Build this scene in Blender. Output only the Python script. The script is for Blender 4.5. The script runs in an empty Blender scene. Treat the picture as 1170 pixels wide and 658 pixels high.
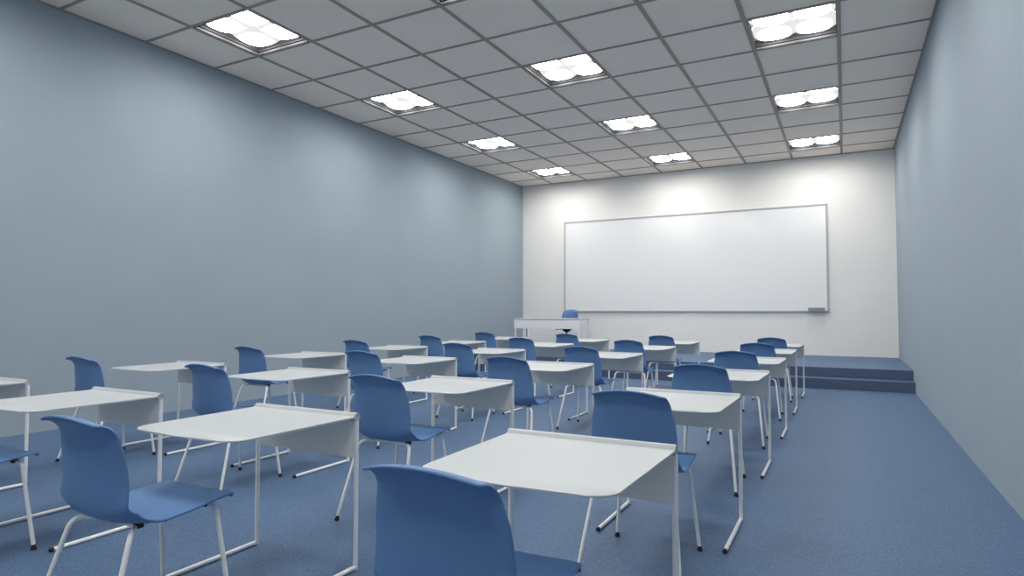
import bpy, bmesh, math, random
from mathutils import Vector, Matrix

random.seed(7)
PI = math.pi
scene = bpy.context.scene
COL = scene.collection

# ------------------------------------------------------------------ dimensions (metres)
XL, XR = -7.355, 0.918            # left / right wall faces
YB, YF = -3.0, 14.42              # wall behind the camera / whiteboard wall
ZC = 4.47                         # ceiling
TILE = 0.927
GY0 = 5.381                       # a cross line of the ceiling grid
EYE = 1.25

# ------------------------------------------------------------------ helpers
def srgb(r, g, b):
    def f(c):
        c /= 255.0
        return c / 12.92 if c <= 0.04045 else ((c + 0.055) / 1.055) ** 2.4
    return (f(r), f(g), f(b), 1.0)

def material(name, color, rough=0.5, metallic=0.0, spec=0.5):
    m = bpy.data.materials.new(name)
    m.use_nodes = True
    b = m.node_tree.nodes['Principled BSDF']
    b.inputs['Base Color'].default_value = color
    b.inputs['Roughness'].default_value = rough
    b.inputs['Metallic'].default_value = metallic
    b.inputs['Specular IOR Level'].default_value = spec
    return m, m.node_tree.nodes, m.node_tree.links, b

def noisy(name, color, rough, spec, scale, amount, bump=0.0, detail=3.0, bscale=None, dist=0.001):
    """plain paint / plastic with a faint procedural mottling and grain"""
    m, N, L, b = material(name, color, rough, 0.0, spec)
    tc = N.new('ShaderNodeTexCoord')
    no = N.new('ShaderNodeTexNoise')
    no.inputs['Scale'].default_value = scale
    no.inputs['Detail'].default_value = detail
    L.new(tc.outputs['Object'], no.inputs['Vector'])
    ramp = N.new('ShaderNodeValToRGB')
    lo = tuple(c * (1 - amount) for c in color[:3]) + (1,)
    hi = tuple(min(1, c * (1 + amount)) for c in color[:3]) + (1,)
    ramp.color_ramp.elements[0].position = 0.3
    ramp.color_ramp.elements[1].position = 0.7
    ramp.color_ramp.elements[0].color = lo
    ramp.color_ramp.elements[1].color = hi
    L.new(no.outputs['Fac'], ramp.inputs['Fac'])
    L.new(ramp.outputs['Color'], b.inputs['Base Color'])
    if bump:
        n2 = N.new('ShaderNodeTexNoise')
        n2.inputs['Scale'].default_value = bscale or scale
        n2.inputs['Detail'].default_value = 2.0
        L.new(tc.outputs['Object'], n2.inputs['Vector'])
        bp = N.new('ShaderNodeBump')
        bp.inputs['Strength'].default_value = bump
        bp.inputs['Distance'].default_value = dist
        L.new(n2.outputs['Fac'], bp.inputs['Height'])
        L.new(bp.outputs['Normal'], b.inputs['Normal'])
    return m

def link(name, bm, mat, parent=None, smooth=False, angle=None):
    bmesh.ops.recalc_face_normals(bm, faces=bm.faces)
    me = bpy.data.meshes.new(name)
    bm.to_mesh(me)
    bm.free()
    me.materials.append(mat)
    if smooth:
        for p in me.polygons:
            p.use_smooth = True
        if angle is not None:
            me.set_sharp_from_angle(angle=math.radians(angle))
    o = bpy.data.objects.new(name, me)
    COL.objects.link(o)
    if parent:
        o.parent = parent
    return o

def add_box(bm, x0, x1, y0, y1, z0, z1, bevel=0.0):
    r = bmesh.ops.create_cube(bm, size=1.0)
    vs = r['verts']
    for v in vs:
        v.co = Vector(((x0 + x1) / 2 + v.co.x * (x1 - x0), (y0 + y1) / 2 + v.co.y * (y1 - y0), (z0 + z1) / 2 + v.co.z * (z1 - z0)))
    if bevel:
        es = list({e for v in vs for e in v.link_edges})
        bmesh.ops.bevel(bm, geom=es, offset=bevel, segments=2, affect='EDGES', profile=0.5)

def box(x0, x1, y0, y1, z0, z1, bevel=0.0):
    bm = bmesh.new()
    add_box(bm, x0, x1, y0, y1, z0, z1, bevel)
    return bm

def smooth_path(pts, radius, seg=5):
    """round the inner corners of a polyline"""
    pts = [Vector(p) for p in pts]
    out = [pts[0]]
    for i in range(1, len(pts) - 1):
        a, b, c = pts[i - 1], pts[i], pts[i + 1]
        u, w = (a - b), (c - b)
        d = min(radius, u.length * 0.49, w.length * 0.49)
        p, q = b + u.normalized() * d, b + w.normalized() * d
        for k in range(seg + 1):
            t = k / seg
            out.append(p * (1 - t) ** 2 + b * 2 * t * (1 - t) + q * t * t)
    out.append(pts[-1])
    return out

def add_tube(bm, pts, r, n=12, cap=True):
    pts = [Vector(p) for p in pts]
    rings = []
    prev = None
    for i, p in enumerate(pts):
        if i == 0:
            t = pts[1] - pts[0]
        elif i == len(pts) - 1:
            t = pts[-1] - pts[-2]
        else:
            t = (pts[i + 1] - p).normalized() + (p - pts[i - 1]).normalized()
        t.normalize()
        if prev is None:
            ref = Vector((0, 0, 1)) if abs(t.z) < 0.9 else Vector((1, 0, 0))
            a = t.cross(ref).normalized()
        else:
            a = (prev - t * prev.dot(t)).normalized()
        prev = a
        b = t.cross(a)
        rr = r[i] if isinstance(r, (list, tuple)) else r
        rings.append([bm.verts.new(p + (a * math.cos(2 * PI * k / n) + b * math.sin(2 * PI * k / n)) * rr) for k in range(n)])
    for A, B in zip(rings, rings[1:]):
        for k in range(n):
            bm.faces.new((A[k], A[(k + 1) % n], B[(k + 1) % n], B[k]))
    if cap:
        bm.faces.new(rings[0][::-1])
        bm.faces.new(rings[-1])

def tube(pts, r, n=12):
    bm = bmesh.new()
    add_tube(bm, pts, r, n)
    return bm

def lathe(bm, prof, center=(0, 0, 0), n=20):
    c = Vector(center)
    rings = []
    for r, z in prof:
        rings.append([bm.verts.new(c + Vector((r * math.cos(2 * PI * k / n), r * math.sin(2 * PI * k / n), z))) for k in range(n)])
    for A, B in zip(rings, rings[1:]):
        for k in range(n):
            bm.faces.new((A[k], A[(k + 1) % n], B[(k + 1) % n], B[k]))
    bm.faces.new(rings[0][::-1])
    bm.faces.new(rings[-1])

def empty(name, loc, rz=0.0):
    o = bpy.data.objects.new(name, None)
    o.empty_display_size = 0.2
    o.location = loc
    o.rotation_euler = (0, 0, rz)
    COL.objects.link(o)
    return o

def tag(o, label=None, cat=None, group=None, kind=None):
    if label:
        o['label'] = label
    if cat:
        o['category'] = cat
    if group:
        o['group'] = group
    if kind:
        o['kind'] = kind
    return o

def copy_tree(o, parent=None):
    c = o.copy()
    COL.objects.link(c)
    c.parent = parent
    for ch in list(o.children):
        copy_tree(ch, c)
    return c

# ------------------------------------------------------------------ materials
M_wall = noisy('blue_grey_wall_paint', srgb(161, 174, 183), 0.75, 0.25, 1.6, 0.02, 0.25, bscale=260, dist=0.0006)
M_white_wall = noisy('off_white_wall_paint', srgb(250, 247, 241), 0.7, 0.25, 1.5, 0.012, 0.2, bscale=260, dist=0.0006)
M_desk = noisy('white_powder_coat', srgb(195, 199, 200), 0.38, 0.4, 60, 0.012, 0.12, bscale=500, dist=0.0003)
M_tube = noisy('white_tube_enamel', srgb(250, 248, 245), 0.35, 0.5, 20, 0.01)
M_panel = noisy('warm_white_panel', srgb(254, 247, 234), 0.45, 0.4, 20, 0.01)
M_shell = noisy('blue_moulded_plastic', srgb(97, 135, 182), 0.42, 0.45, 14, 0.03, 0.1, bscale=700, dist=0.0003)
M_black = noisy('black_plastic', srgb(22, 23, 25), 0.45, 0.5, 20, 0.05)
M_board = noisy('glossy_whiteboard', srgb(252, 251, 249), 0.085, 0.5, 2, 0.004)
M_frame = noisy('aluminium_frame', srgb(188, 188, 186), 0.4, 0.5, 30, 0.02)
M_tray = noisy('grey_tray', srgb(150, 150, 148), 0.45, 0.5, 30, 0.03)
M_grid = noisy('ceiling_grid_metal', srgb(164, 153, 140), 0.55, 0.3, 8, 0.03)
M_plate = noisy('fixture_back_plate', srgb(240, 240, 240), 0.6, 0.2, 10, 0.01)
M_trim = noisy('fixture_trim_enamel', srgb(46, 46, 47), 0.7, 0.03, 10, 0.02)
M_house = noisy('fixture_housing_enamel', srgb(92, 92, 94), 0.7, 0.03, 10, 0.02)
M_lip = noisy('fixture_lip', srgb(24, 24, 25), 0.8, 0.02, 10, 0.02)

# ceiling tile: fine perforation dots on grey mineral fibre
M_tile, N, L, b = material('grey_ceiling_tile', srgb(165, 168, 178), 0.9, 0, 0.1)
tc = N.new('ShaderNodeTexCoord')
vo = N.new('ShaderNodeTexVoronoi'); vo.inputs['Scale'].default_value = 42
vo.inputs['Randomness'].default_value = 0.35
L.new(tc.outputs['Object'], vo.inputs['Vector'])
rp = N.new('ShaderNodeValToRGB')
rp.color_ramp.elements[0].position = 0.12; rp.color_ramp.elements[0].color = srgb(234, 220, 206)
rp.color_ramp.elements[1].position = 0.3; rp.color_ramp.elements[1].color = srgb(252, 238, 224)
L.new(vo.outputs['Distance'], rp.inputs['Fac'])
L.new(rp.outputs['Color'], b.inputs['Base Color'])

# carpet: woven speckle
def carpet(name, lo, hi, rough):
    m, N, L, b = material(name, hi, rough, 0, 0.3)
    tc = N.new('ShaderNodeTexCoord')
    mp = N.new('ShaderNodeMapping'); mp.inputs['Rotation'].default_value = (0, 0, 0.5)
    L.new(tc.outputs['Object'], mp.inputs['Vector'])
    vo = N.new('ShaderNodeTexVoronoi'); vo.inputs['Scale'].default_value = 85; vo.inputs['Randomness'].default_value = 0.55
    L.new(mp.outputs['Vector'], vo.inputs['Vector'])
    no = N.new('ShaderNodeTexNoise'); no.inputs['Scale'].default_value = 130; no.inputs['Detail'].default_value = 3
    L.new(mp.outputs['Vector'], no.inputs['Vector'])
    mx = N.new('ShaderNodeMath'); mx.operation = 'ADD'
    L.new(vo.outputs['Distance'], mx.inputs[0]); L.new(no.outputs['Fac'], mx.inputs[1])
    rp = N.new('ShaderNodeValToRGB')
    rp.color_ramp.elements[0].position = 0.55; rp.color_ramp.elements[0].color = hi
    rp.color_ramp.elements[1].position = 1.25; rp.color_ramp.elements[1].color = lo
    L.new(mx.outputs[0], rp.inputs['Fac'])
    L.new(rp.outputs['Color'], b.inputs['Base Color'])
    bp = N.new('ShaderNodeBump'); bp.inputs['Strength'].default_value = 0.35; bp.inputs['Distance'].default_value = 0.002
    bp.invert = True
    L.new(mx.outputs[0], bp.inputs['Height'])
    L.new(bp.outputs['Normal'], b.inputs['Normal'])
    return m
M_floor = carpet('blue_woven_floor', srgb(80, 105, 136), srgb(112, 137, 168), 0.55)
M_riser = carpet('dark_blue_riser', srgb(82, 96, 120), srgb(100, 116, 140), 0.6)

M_lamp = bpy.data.materials.new('lit_diffuser')
M_lamp.use_nodes = True
b = M_lamp.node_tree.nodes['Principled BSDF']
b.inputs['Base Color'].default_value = (0.9, 0.9, 0.9, 1)
b.inputs['Roughness'].default_value = 0.5
b.inputs['Emission Color'].default_value = (1.0, 0.985, 0.965, 1)
b.inputs['Emission Strength'].default_value = 24.5

M_skirt = M_lamp.copy()
M_skirt.name = 'lit_diffuser_skirt'
M_skirt.node_tree.nodes['Principled BSDF'].inputs['Emission Strength'].default_value = 0.80  # shading along the dome edges is set by this dimmer glow
M_skirt.node_tree.nodes['Principled BSDF'].inputs['Base Color'].default_value = (0.03, 0.03, 0.03, 1)

# ------------------------------------------------------------------ room shell
T = 0.12
def struct(name, bm, mat, parent=None, smooth=False):
    o = link(name, bm, mat, parent, smooth)
    if not parent:
        o['kind'] = 'structure'
    return o
struct('floor', box(XL - T, XR + T, YB - T, YF + T, -T, 0), M_floor)
struct('wall_left', box(XL - T, XL, YB - T, YF + T, 0, ZC + 0.2), M_wall)
struct('wall_right', box(XR, XR + T, YB - T, YF + T, 0, ZC + 0.2), M_wall)
struct('wall_front', box(XL, XR, YF, YF + T, 0, ZC + 0.2), M_white_wall)
struct('wall_back', box(XL, XR, YB - T, YB, 0, ZC + 0.2), M_white_wall)

# stepped platform under the whiteboard
SY1, SY2, SZ1, SZ2 = 11.22, 11.50, 0.163, 0.321
plat = struct('platform', box(XL, XR, SY2, YF, 0, SZ2, 0.004), M_floor)
tag(plat, 'blue carpeted two-step platform below the whiteboard')
st = link('step', box(XL, XR, SY1, SY2, 0, SZ1, 0.004), M_floor, plat)
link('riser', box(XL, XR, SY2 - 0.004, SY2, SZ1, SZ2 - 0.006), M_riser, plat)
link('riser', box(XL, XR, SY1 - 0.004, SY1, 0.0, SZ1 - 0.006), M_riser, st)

# ceiling: tiles with openings for the lamps, and the metal grid
lamp_cells = {}                    # (i, j) -> centre ; i counts tiles from the right wall, j along the room
def cell_x(i):
    return XR - TILE * (i + 1), XR - TILE * i
def cell_y(j):
    return GY0 + TILE * j, GY0 + TILE * (j + 1)
for i in (1, 4, 7):
    for j in (-7, -4, -1, 2, 5, 8):  # row behind the camera is unseen, added to brighten the chair backs
        lamp_cells[(i, j)] = (sum(cell_x(i)) / 2, sum(cell_y(j)) / 2)
bm = bmesh.new()
for i in range(0, 10):
    for j in range(-9, 11):
        if (i, j) in lamp_cells:
            continue
        x0, x1 = cell_x(i); y0, y1 = cell_y(j)
        x0 = max(x0, XL); y0 = max(y0, YB); y1 = min(y1, YF)
        if x1 - x0 < 0.03 or y1 - y0 < 0.03:
            continue
        add_box(bm, x0, x1, y0, y1, ZC, ZC + 0.02)
ceil = struct('ceiling', bm, M_tile)
bm = bmesh.new()
BW = 0.022
for i in range(1, 9):
    x = XR - TILE * i
    add_box(bm, x - BW, x + BW, YB, YF, ZC - 0.010, ZC - 0.001)
for j in range(-9, 11):
    y = GY0 + TILE * j
    if YB + 0.05 < y < YF - 0.05:
        for i in range(0, 10):
            x0, x1 = cell_x(i)
            x0 = max(x0 + BW, XL); x1 -= BW
            if x1 - x0 > 0.02:
                add_box(bm, x0, x1, y - BW * 0.8, y + BW * 0.8, ZC - 0.009, ZC - 0.001)
link('ceiling_grid', bm, M_grid, ceil)
bm = bmesh.new()
e = 0.03
add_box(bm, XR - e, XR, YB, YF, ZC - 0.012, ZC - 0.001)
add_box(bm, XL, XL + e, YB, YF, ZC - 0.012, ZC - 0.001)
add_box(bm, XL + e, XR - e, YF - e, YF, ZC - 0.012, ZC - 0.001)
add_box(bm, XL + e, XR - e, YB, YB + e, ZC - 0.012, ZC - 0.001)
link('edge_trim', bm, M_grid, ceil)

# ------------------------------------------------------------------ recessed ceiling lights
def dome(cx, cy, rad, zb, h, parent, n=40, m=9):
    """round bulging diffuser, its belly hanging down from zb by h; the cap is bright, edge shading is put into the dimmer skirt"""
    bm = bmesh.new()
    lim = TILE / 2 - 0.016
    def se(c):
        return math.copysign(abs(c) ** 0.78, c)
    prof = []
    for k in range(m):
        t = k / (m - 1) * (PI / 2) * 0.94
        prof.append((rad * math.cos(t), zb - h * math.sin(t)))
    rings = []
    for r, z in prof:
        rings.append([bm.verts.new((max(-lim, min(lim, cx + r * se(math.cos(2 * PI * q / n)))), max(-lim, min(lim, cy + r * se(math.sin(2 * PI * q / n)))), z)) for q in range(n)])
    for A, B in zip(rings, rings[1:]):
        for q in range(n):
            bm.faces.new((A[q], A[(q + 1) % n], B[(q + 1) % n], B[q]))
    bm.faces.new(rings[-1]); bm.faces.new(rings[0][::-1])
    o = link('diffuser', bm, M_lamp, parent, True)
    o.data.materials.append(M_skirt)
    for p in o.data.polygons:
        if math.hypot(p.center.x - cx, p.center.y - cy) > rad * 0.76 or max(abs(p.center.x), abs(p.center.y)) > lim - 0.004:
            p.material_index = 1
    return o

def make_light():
    root = empty('ceiling_light', (0, 0, 0))
    H = TILE / 2 - 0.001
    w, d = 0.012, 0.118
    bm = bmesh.new()
    add_box(bm, -H, H, -H, -H + w, 0.001, d)
    add_box(bm, -H, H, H - w, H, 0.001, d)
    add_box(bm, -H, -H + w, -H + w, H - w, 0.001, d)
    add_box(bm, H - w, H, -H + w, H - w, 0.001, d)
    link('housing', bm, M_house, root)
    link('back_plate', box(-H, H, -H, H, d, d + 0.01), M_plate, root)
    # thin dark lip half way up the inside of the housing
    bm = bmesh.new()
    a = H - w
    s = 0.008
    zl = 0.030
    add_box(bm, -a, a, -a, -a + s, zl, zl + 0.008)
    add_box(bm, -a, a, a - s, a, zl, zl + 0.008)
    add_box(bm, -a, -a + s, -a + s, a - s, zl, zl + 0.008)
    add_box(bm, a - s, a, -a + s, a - s, zl, zl + 0.008)
    link('rim', bm, M_lip, root)
    # slim frame lying on the grid bars
    bm = bmesh.new()
    f0, f1 = TILE / 2 - BW - 0.005, TILE / 2 - BW - 0.0005
    add_box(bm, -f1, f1, -f1, -f0, -0.0105, 0.0)
    add_box(bm, -f1, f1, f0, f1, -0.0105, 0.0)
    add_box(bm, -f1, -f0, -f0, f0, -0.0105, 0.0)
    add_box(bm, f0, f1, -f0, f0, -0.0105, 0.0)
    link('frame', bm, M_trim, root)
    for sx in (-1, 1):
        for sy in (-1, 1):
            dome(sx * 0.214, sy * 0.214, 0.252, d - 0.002, 0.078, root)
    return root

NTH = {0: 'nearest the whiteboard', 1: 'second from the whiteboard', 2: 'third from the whiteboard',
       3: 'fourth from the whiteboard', 4: 'fifth from the whiteboard', 5: 'added behind the camera'}
ROWN = {1: 'row along the right wall', 4: 'middle row', 7: 'row along the left wall'}
proto = make_light()
first = True
for (i, j), (cx, cy) in sorted(lamp_cells.items()):
    if cy < YB + 0.5:
        continue
    o = proto if first else copy_tree(proto)
    first = False
    o.location = (cx, cy, ZC)
    k = (8 - j) // 3
    tag(o, 'lit square recessed ceiling light, %s in the %s' % (NTH[k], ROWN[i]), 'ceiling light', 'square lights set in the ceiling grid')

# ------------------------------------------------------------------ student desk
DESK_Z = 0.735                    # top of the sheet
def make_desk():
    """origin on the floor under the middle of the front edge; the student sits on the -y side"""
    root = empty('student_desk', (0, 0, 0))
    hw_f, hw_n, D, cr = 0.352, 0.340, 0.700, 0.10
    th = 0.007
    # plan outline of the flat sheet from the front edge to the rounded near corners
    bm = bmesh.new()
    def half(y):
        t = -y / D
        return hw_f + (hw_n - hw_f) * t
    out = [(-half(-0.03), -0.03)]
    for k in range(9):
        a = PI + (PI / 2) * k / 8
        out.append((-hw_n + cr + cr * math.cos(a), -D + cr * 0.85 + cr * 0.85 * math.sin(a)))
    for k in range(1, 6):          # slightly bowed near edge
        t = k / 6
        out.append(((-hw_n + cr) * (1 - t) + (hw_n - cr) * t, -D - 0.012 * math.sin(PI * t)))
    for k in range(9):
        a = -PI / 2 + (PI / 2) * k / 8
        out.append((hw_n - cr + cr * math.cos(a), -D + cr * 0.85 + cr * 0.85 * math.sin(a)))
    out.append((half(-0.03), -0.03))
    vs = [bm.verts.new((x, y, DESK_Z)) for x, y in out]
    f = bm.faces.new(vs)
    r = bmesh.ops.extrude_face_region(bm, geom=[f])
    for v in r['geom']:
        if isinstance(v, bmesh.types.BMVert):
            v.co.z -= th
    es = [e for e in bm.edges if all(abs(v.co.y + 0.03) > 1e-5 for v in e.verts) and abs(e.verts[0].co.z - e.verts[1].co.z) < 1e-6]
    bmesh.ops.bevel(bm, geom=es, offset=0.0025, segments=2, affect='EDGES', profile=0.5)
    top = link('tabletop', bm, M_desk, root, True, 40)
    # rolled front edge: the sheet rises, curls over and back down
    prof = [(-0.034, DESK_Z), (-0.026, DESK_Z + 0.0012), (-0.018, DESK_Z + 0.006)]
    rr, cy, cz = 0.021, -0.003, DESK_Z - 0.003
    for k in range(0, 19):
        a = math.radians(128 - k * (330 / 18))
        prof.append((cy + rr * math.cos(a), cz + rr * math.sin(a)))
    bm = bmesh.new()
    t2 = 0.0045
    def offs(p):
        q = []
        for k in range(len(p)):
            a = p[max(0, k - 1)]; c = p[min(len(p) - 1, k + 1)]
            dx, dz = c[0] - a[0], c[1] - a[1]
            l = math.hypot(dx, dz)
            q.append((p[k][0] + dz / l * t2, p[k][1] - dx / l * t2))
        return q
    inner = offs(prof)
    L0 = [[bm.verts.new((s * hw_f, y, z)) for y, z in prof] for s in (-1, 1)]
    L1 = [[bm.verts.new((s * hw_f, y, z)) for y, z in inner] for s in (-1, 1)]
    n = len(prof)
    for k in range(n - 1):
        bm.faces.new((L0[0][k], L0[0][k + 1], L0[1][k + 1], L0[1][k]))
        bm.faces.new((L1[0][k], L1[1][k], L1[1][k + 1], L1[0][k + 1]))
        for s in (0, 1):
            bm.faces.new((L0[s][k], L1[s][k], L1[s][k + 1], L0[s][k + 1]))
    for k in (0, n - 1):
        bm.faces.new((L0[0][k], L0[1][k], L1[1][k], L1[0][k]))
    add_tube(bm, [(-hw_f + 0.003, cy, cz), (0, cy, cz), (hw_f - 0.003, cy, cz)], rr - 0.0055, 18)
    link('rolled_edge', bm, M_desk, top, True, 50)
    # modesty panel hanging under the roll
    link('modesty_panel', box(-0.343, 0.343, -0.010, -0.005, 0.535, DESK_Z - 0.020, 0.0015), M_panel, root)
    R = 0.0115
    LX = 0.345
    for s in (-1, 1):
        link('leg', tube([(s * LX, 0.0, DESK_Z - 0.022), (s * LX, 0.0, 0.55), (s * LX, 0.0, 0.02), (s * LX, 0.0, 0.0005)], R, 14), M_tube, root, True, 50)
        ru = link('runner', tube([(s * LX, -0.006, R + 0.0005), (s * LX, -0.30, R + 0.0005), (s * LX, -0.565, R + 0.0005)], R * 0.98, 14), M_tube, root, True, 50)
        bm = bmesh.new()
        add_tube(bm, [(s * LX, -0.565, R + 0.001), (s * LX, -0.580, R + 0.001), (s * LX, -0.584, R + 0.001)], [R * 1.02, R * 1.02, R * 0.8], 14)
        link('end_cap', bm, M_black, ru, True, 40)
    return root

# ------------------------------------------------------------------ chair shell
def catmull(ctrl, n):
    out = []
    m = len(ctrl) - 1
    for k in range(n + 1):
        t = k / n * m
        i = min(int(t), m - 1)
        f = t - i
        p = [Vector(ctrl[max(0, min(m, q))]) for q in (i - 1, i, i + 1, i + 2)]
        out.append(0.5 * ((2 * p[1]) + (p[2] - p[0]) * f + (2 * p[0] - 5 * p[1] + 4 * p[2] - p[3]) * f * f + (3 * p[1] - p[0] - 3 * p[2] + p[3]) * f ** 3))
    return out

def make_shell(parent, dz=0.0):
    """one-piece moulded shell, seat towards +y; split at the bend into seat and backrest"""
    # (y, z, half width) down the middle, from the front lip of the seat to the flared top lip
    ctrl = [(0.260, 0.474, 0.182), (0.247, 0.486, 0.199), (0.210, 0.491, 0.208), (0.13, 0.486, 0.213), (0.04, 0.477, 0.217),
            (-0.06, 0.470, 0.218), (-0.135, 0.470, 0.217), (-0.186, 0.487, 0.215), (-0.215, 0.527, 0.213),
            (-0.229, 0.593, 0.210), (-0.237, 0.667, 0.206), (-0.245, 0.741, 0.199), (-0.254, 0.799, 0.188),
            (-0.266, 0.842, 0.182), (-0.289, 0.868, 0.177), (-0.322, 0.875, 0.172)]
    prof = catmull(ctrl, 45)
    nt = len(prof)
    U = [-1, -0.97, -0.9, -0.8, -0.65, -0.5, -0.34, -0.17, 0, 0.17, 0.34, 0.5, 0.65, 0.8, 0.9, 0.97, 1]
    nu = len(U)
    P = [[None] * nu for _ in range(nt)]
    for i, q in enumerate(prof):
        y, z, hw = q
        g = max(0.0, min(1.0, (z - 0.49) / 0.14)) if i > nt * 0.4 else 0.0      # 0 seat .. 1 back
        g = g * g * (3 - 2 * g)
        lip = max(0.0, min(1.0, (z - 0.815) / 0.055)) if i > nt * 0.4 else 0.0
        for j, u in enumerate(U):
            uy = (0.034 * u * u + 0.004 * u ** 8) * g
            uz = 0.007 * u * u * (1 - g) - 0.003 * u ** 8 * (1 - g) * (1 if y > -0.1 else 0)
            # the top edge is arched, the lower rear corners rounded up
            arch = -0.026 * abs(u) ** 2.0 * max(0.0, min(1.0, (z - 0.71) / 0.155)) * (1 if i > nt * 0.4 else 0)
            bend = max(0.0, 1 - abs(i / (nt - 1) - 0.47) / 0.13)
            rise = 0.030 * abs(u) ** 4 * bend
            fwd = 0.022 * abs(u) ** 4 * bend
            front = -0.012 * abs(u) ** 3 * max(0.0, 1 - i / 5.0)
            P[i][j] = Vector((u * hw, y + uy * (1 - 0.25 * lip) + front + fwd, z + dz + uz + arch + rise))
    h = 0.005
    def nrm(i, j):
        a = P[min(i + 1, nt - 1)][j] - P[max(i - 1, 0)][j]
        c = P[i][min(j + 1, nu - 1)] - P[i][max(j - 1, 0)]
        return c.cross(a).normalized()
    bm = bmesh.new()
    A = [[bm.verts.new(P[i][j] + nrm(i, j) * h) for j in range(nu)] for i in range(nt)]
    B = [[bm.verts.new(P[i][j] - nrm(i, j) * h) for j in range(nu)] for i in range(nt)]
    loop = [(0, j) for j in range(nu)] + [(i, nu - 1) for i in range(1, nt)] + [(nt - 1, j) for j in range(nu - 2, -1, -1)] + [(i, 0) for i in range(nt - 2, 0, -1)]
    mid = {}
    for i, j in loop:
        o = Vector((0, 0, 0))
        if i == 0:
            o += (P[0][j] - P[1][j]).normalized()
        if i == nt - 1:
            o += (P[i][j] - P[i - 1][j]).normalized()
        if j == 0:
            o += (P[i][0] - P[i][1]).normalized()
        if j == nu - 1:
            o += (P[i][j] - P[i][j - 1]).normalized()
        mid[(i, j)] = bm.verts.new(P[i][j] + o.normalized() * h)
    split = int(nt * 0.50)
    lay = bm.faces.layers.int.new('part')
    def face(vs, i):
        f = bm.faces.new(vs)
        f[lay] = 1 if i >= split else 0
    for i in range(nt - 1):
        for j in range(nu - 1):
            face((A[i][j], A[i][j + 1], A[i + 1][j + 1], A[i + 1][j]), i)
            face((B[i][j], B[i + 1][j], B[i + 1][j + 1], B[i][j + 1]), i)
    n = len(loop)
    for k in range(n):
        p, q = loop[k], loop[(k + 1) % n]
        ii = min(p[0], q[0]) if p[0] != q[0] else p[0]
        face((A[p[0]][p[1]], mid[p], mid[q], A[q[0]][q[1]]), ii)
        face((mid[p], B[p[0]][p[1]], B[q[0]][q[1]], mid[q]), ii)
    bmesh.ops.recalc_face_normals(bm, faces=bm.faces)
    bm.normal_update()
    bm.verts.ensure_lookup_table()
    res = []
    for part, name in ((0, 'seat'), (1, 'backrest')):
        fs = [f for f in bm.faces if f[lay] == part]
        idx = {}
        vs, ns = [], []
        for f in fs:
            for v in f.verts:
                if v.index not in idx:
                    idx[v.index] = len(vs)
                    vs.append(tuple(v.co)); ns.append(tuple(v.normal))
        me = bpy.data.meshes.new(name)
        me.from_pydata(vs, [], [[idx[v.index] for v in f.verts] for f in fs])
        me.materials.append(M_shell)
        for p in me.polygons:
            p.use_smooth = True
        me.normals_split_custom_set_from_vertices(ns)
        o = bpy.data.objects.new(name, me)
        COL.objects.link(o)
        o.parent = parent
        res.append(o)
    bm.free()
    return res

def make_chair():
    root = empty('classroom_chair', (0, 0, 0))
    make_shell(root)
    R = 0.0098
    for (y, z, kx, ky, kz, fx, fy) in ((-0.112, 0.4535, 0.190, -0.172, 0.4535, 0.245, -0.308), (0.165, 0.4585, 0.180, 0.178, 0.4585, 0.224, 0.226)):
        link('crossbar', tube([(-0.12, y, z), (0, y, z), (0.12, y, z)], R, 12), M_tube, root, True, 50)
        for s in (-1, 1):
            fz = 0.026
            k = Vector((s * kx, ky, kz)); ft = Vector((s * fx, fy, 0.0))
            e = k + (ft - k) * (1 - fz / kz)
            leg = link('leg', tube(smooth_path([(s * 0.12, y, z), k, e], 0.05, 7), R, 12), M_tube, root, True, 50)
            bm = bmesh.new()
            add_tube(bm, [e, e + (ft - k).normalized() * 0.012], R * 1.12, 12)
            lathe(bm, [(0.013, 0.0), (0.0145, 0.003), (0.0145, 0.009), (0.009, 0.016)], (e.x + (ft - k).normalized().x * 0.018, e.y + (ft - k).normalized().y * 0.018, 0.0005), 14)
            link('foot', bm, M_black, leg, True, 40)
            bm = bmesh.new()
            add_box(bm, s * 0.135 - 0.014, s * 0.135 + 0.014, y - 0.014, y + 0.014, z - 0.006, z + 0.020, 0.003)
            link('mounting_clamp', bm, M_black, root)
    return root

CX = [-0.912, -2.455, -3.995, -5.54]
CHY, DKY, PITCH = 1.53, 2.352, 1.62
COLN = ['the rightmost column', 'the second column from right', 'the third column from right', 'the leftmost column']
RDESK = ['nearest the camera', 'second from the camera', 'third from the camera', 'fourth from the camera', 'fifth from the camera', 'closest to the platform']
RCH = ['the desk nearest the camera', 'the second desk from the camera', 'the third desk from the camera', 'the fourth desk from the camera', 'the fifth desk from the camera', 'the desk nearest the platform']
desk0 = make_desk()
chair0 = make_chair()
nd = nc = 0
for c in range(4):
    for r in range(6):
        o = desk0 if nd == 0 else copy_tree(desk0)
        nd += 1
        o.location = (CX[c], DKY + PITCH * r, 0)
        tag(o, 'white metal student desk %s in %s' % (RDESK[r], COLN[c]), 'desk', 'white student desks in rows')
        if c == 3 and r == 0:
            continue                # this chair lies wholly outside the picture
        o = chair0 if nc == 0 else copy_tree(chair0)
        nc += 1
        o.location = (CX[c], CHY + PITCH * r, 0)
        tag(o, 'blue chair at %s in %s' % (RCH[r], COLN[c]), 'chair', 'blue chairs at the student desks')

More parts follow.
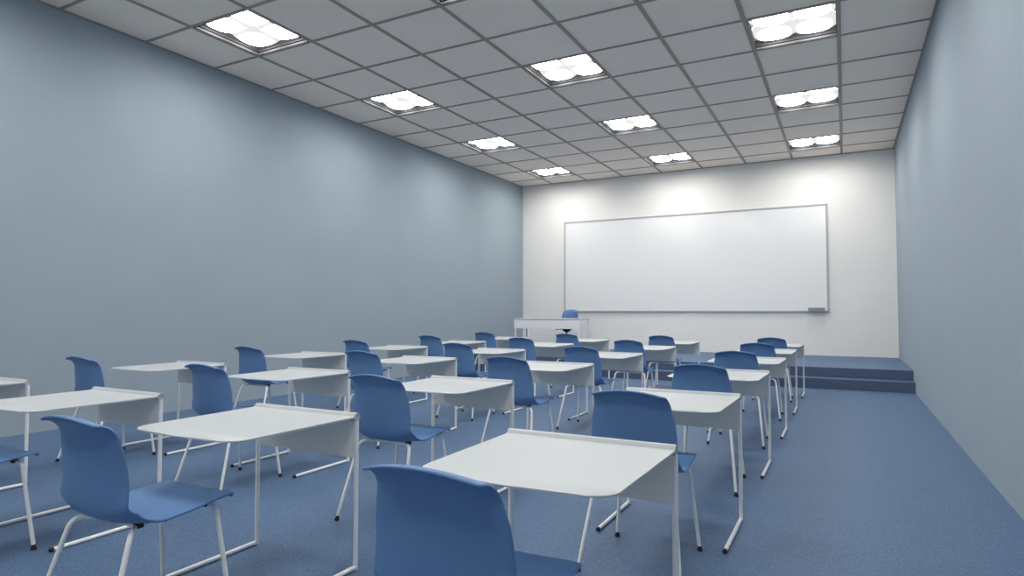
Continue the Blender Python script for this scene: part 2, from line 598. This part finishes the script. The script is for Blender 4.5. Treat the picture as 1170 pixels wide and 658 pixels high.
# ------------------------------------------------------------------ whiteboard
WX0, WX1, WZ0, WZ1 = -6.178, -0.290, 1.215, 3.458
wb = empty('whiteboard', ((WX0 + WX1) / 2, YF, WZ0))
tag(wb, 'wide glossy whiteboard with thin grey frame on the white front wall', 'whiteboard')
hx, hz = (WX1 - WX0) / 2, WZ1 - WZ0
link('writing_surface', box(-hx + 0.02, hx - 0.02, -0.030, -0.002, 0.02, hz - 0.02), M_board, wb)
bm = bmesh.new()
fw = 0.034
add_box(bm, -hx, hx, -0.042, -0.001, 0, fw, 0.003)
add_box(bm, -hx, hx, -0.042, -0.001, hz - fw, hz, 0.003)
add_box(bm, -hx, -hx + fw, -0.042, -0.001, fw, hz - fw, 0.003)
add_box(bm, hx - fw, hx, -0.042, -0.001, fw, hz - fw, 0.003)
link('frame', bm, M_frame, wb)
bm = bmesh.new()
tx0, tx1 = hx - 0.385, hx - 0.075
add_box(bm, tx0, tx1, -0.115, -0.043, 0.010, 0.022, 0.002)
add_box(bm, tx0, tx1, -0.115, -0.108, 0.022, 0.092, 0.002)
add_box(bm, tx0, tx0 + 0.008, -0.108, -0.043, 0.022, 0.085, 0.002)
add_box(bm, tx1 - 0.008, tx1, -0.108, -0.043, 0.022, 0.085, 0.002)
tag(link('pen_tray', bm, M_tray, wb), 'grey pen tray at the lower right corner')

# ------------------------------------------------------------------ teacher's desk
TX0, TX1, TY0, TY1 = -6.50, -4.95, 12.30, 12.92
TZ = 1.082
td = empty('teacher_desk', ((TX0 + TX1) / 2, (TY0 + TY1) / 2, SZ2))
tag(td, "long white teacher's desk standing on the blue platform before the whiteboard", 'desk')
hx, hy, h = (TX1 - TX0) / 2, (TY1 - TY0) / 2, TZ - SZ2
link('tabletop', box(-hx, hx, -hy, hy, h - 0.035, h, 0.004), M_desk, td)
link('modesty_panel', box(-hx + 0.002, hx - 0.002, -hy + 0.006, -hy + 0.0165, h - 0.225, h - 0.0355), M_tube, td)
for sx in (-1, 1):
    for sy in (-1, 1):
        x, y = sx * (hx - 0.022), sy * (hy - 0.035)
        link('leg', box(x - 0.014, x + 0.014, y - 0.014, y + 0.014, 0.001, h - 0.035, 0.003), M_tube, td)

# teacher's swivel chair, facing the class
tc_ = empty('swivel_chair', (-5.70, 13.40, SZ2), PI)
tag(tc_, "blue swivel chair behind the white teacher's desk on the platform", 'chair')
make_shell(tc_, 0.075)
bm = bmesh.new()
add_box(bm, -0.20, 0.20, -0.15, 0.15, 0.518, 0.533, 0.003)
lathe(bm, [(0.045, 0.43), (0.075, 0.455), (0.14, 0.51), (0.15, 0.519)], (0, 0, 0), 20)
link('tilt_mechanism', bm, M_black, tc_, True, 40)
bm = bmesh.new()
add_tube(bm, [(0.10, 0.02, 0.500), (0.20, 0.02, 0.492), (0.245, 0.02, 0.490)], 0.006, 10)
add_tube(bm, [(0.235, 0.02, 0.490), (0.26, 0.02, 0.490)], 0.014, 12)
link('lever', bm, M_black, tc_, True, 40)
bm = bmesh.new()
lathe(bm, [(0.028, 0.09), (0.028, 0.30), (0.018, 0.302), (0.018, 0.462)], (0, 0, 0), 18)
link('column', bm, M_black, tc_, True, 40)
bm = bmesh.new()
lathe(bm, [(0.045, 0.075), (0.045, 0.115), (0.03, 0.125)], (0, 0, 0), 18)
for k in range(5):
    a = 2 * PI * k / 5 + 0.3
    d = Vector((math.cos(a), math.sin(a), 0))
    add_tube(bm, [d * 0.03 + Vector((0, 0, 0.095)), d * 0.16 + Vector((0, 0, 0.088)), d * 0.285 + Vector((0, 0, 0.072))], [0.02, 0.017, 0.012], 10)
base = link('star_base', bm, M_black, tc_, True, 40)
for k in range(5):
    a = 2 * PI * k / 5 + 0.3
    d = Vector((math.cos(a), math.sin(a), 0)); t = Vector((-d.y, d.x, 0))
    c = d * 0.275 + Vector((0, 0, 0.0285))
    bm = bmesh.new()
    add_tube(bm, [c - t * 0.024, c - t * 0.006], 0.027, 16)
    add_tube(bm, [c + t * 0.006, c + t * 0.024], 0.027, 16)
    add_tube(bm, [c - t * 0.008, c + t * 0.008], 0.008, 10)
    add_tube(bm, [c + Vector((0, 0, 0.006)), c + Vector((0, 0, 0.05))], 0.006, 10)
    link('caster', bm, M_black, base, True, 40)

# ------------------------------------------------------------------ world, camera, colour
w = bpy.data.worlds.new('World')
scene.world = w
w.use_nodes = True
w.node_tree.nodes['Background'].inputs['Color'].default_value = (0.02, 0.02, 0.02, 1)
w.node_tree.nodes['Background'].inputs['Strength'].default_value = 0.0

cam = bpy.data.cameras.new('Camera')
cam.sensor_fit = 'HORIZONTAL'
cam.sensor_width = 36.0
cam.lens = 714.4 / 1170 * 36.0
cam.clip_start = 0.05
co = bpy.data.objects.new('Camera', cam)
co.location = (0, 0, EYE)
co.rotation_euler = (math.radians(90 + 2.063), 0, math.radians(28.03))
COL.objects.link(co)
scene.camera = co

scene.view_settings.view_transform = 'Standard'
scene.view_settings.look = 'None'
scene.view_settings.gamma = 1.0
scene.view_settings.use_curve_mapping = False
scene.view_settings.exposure = 0.0
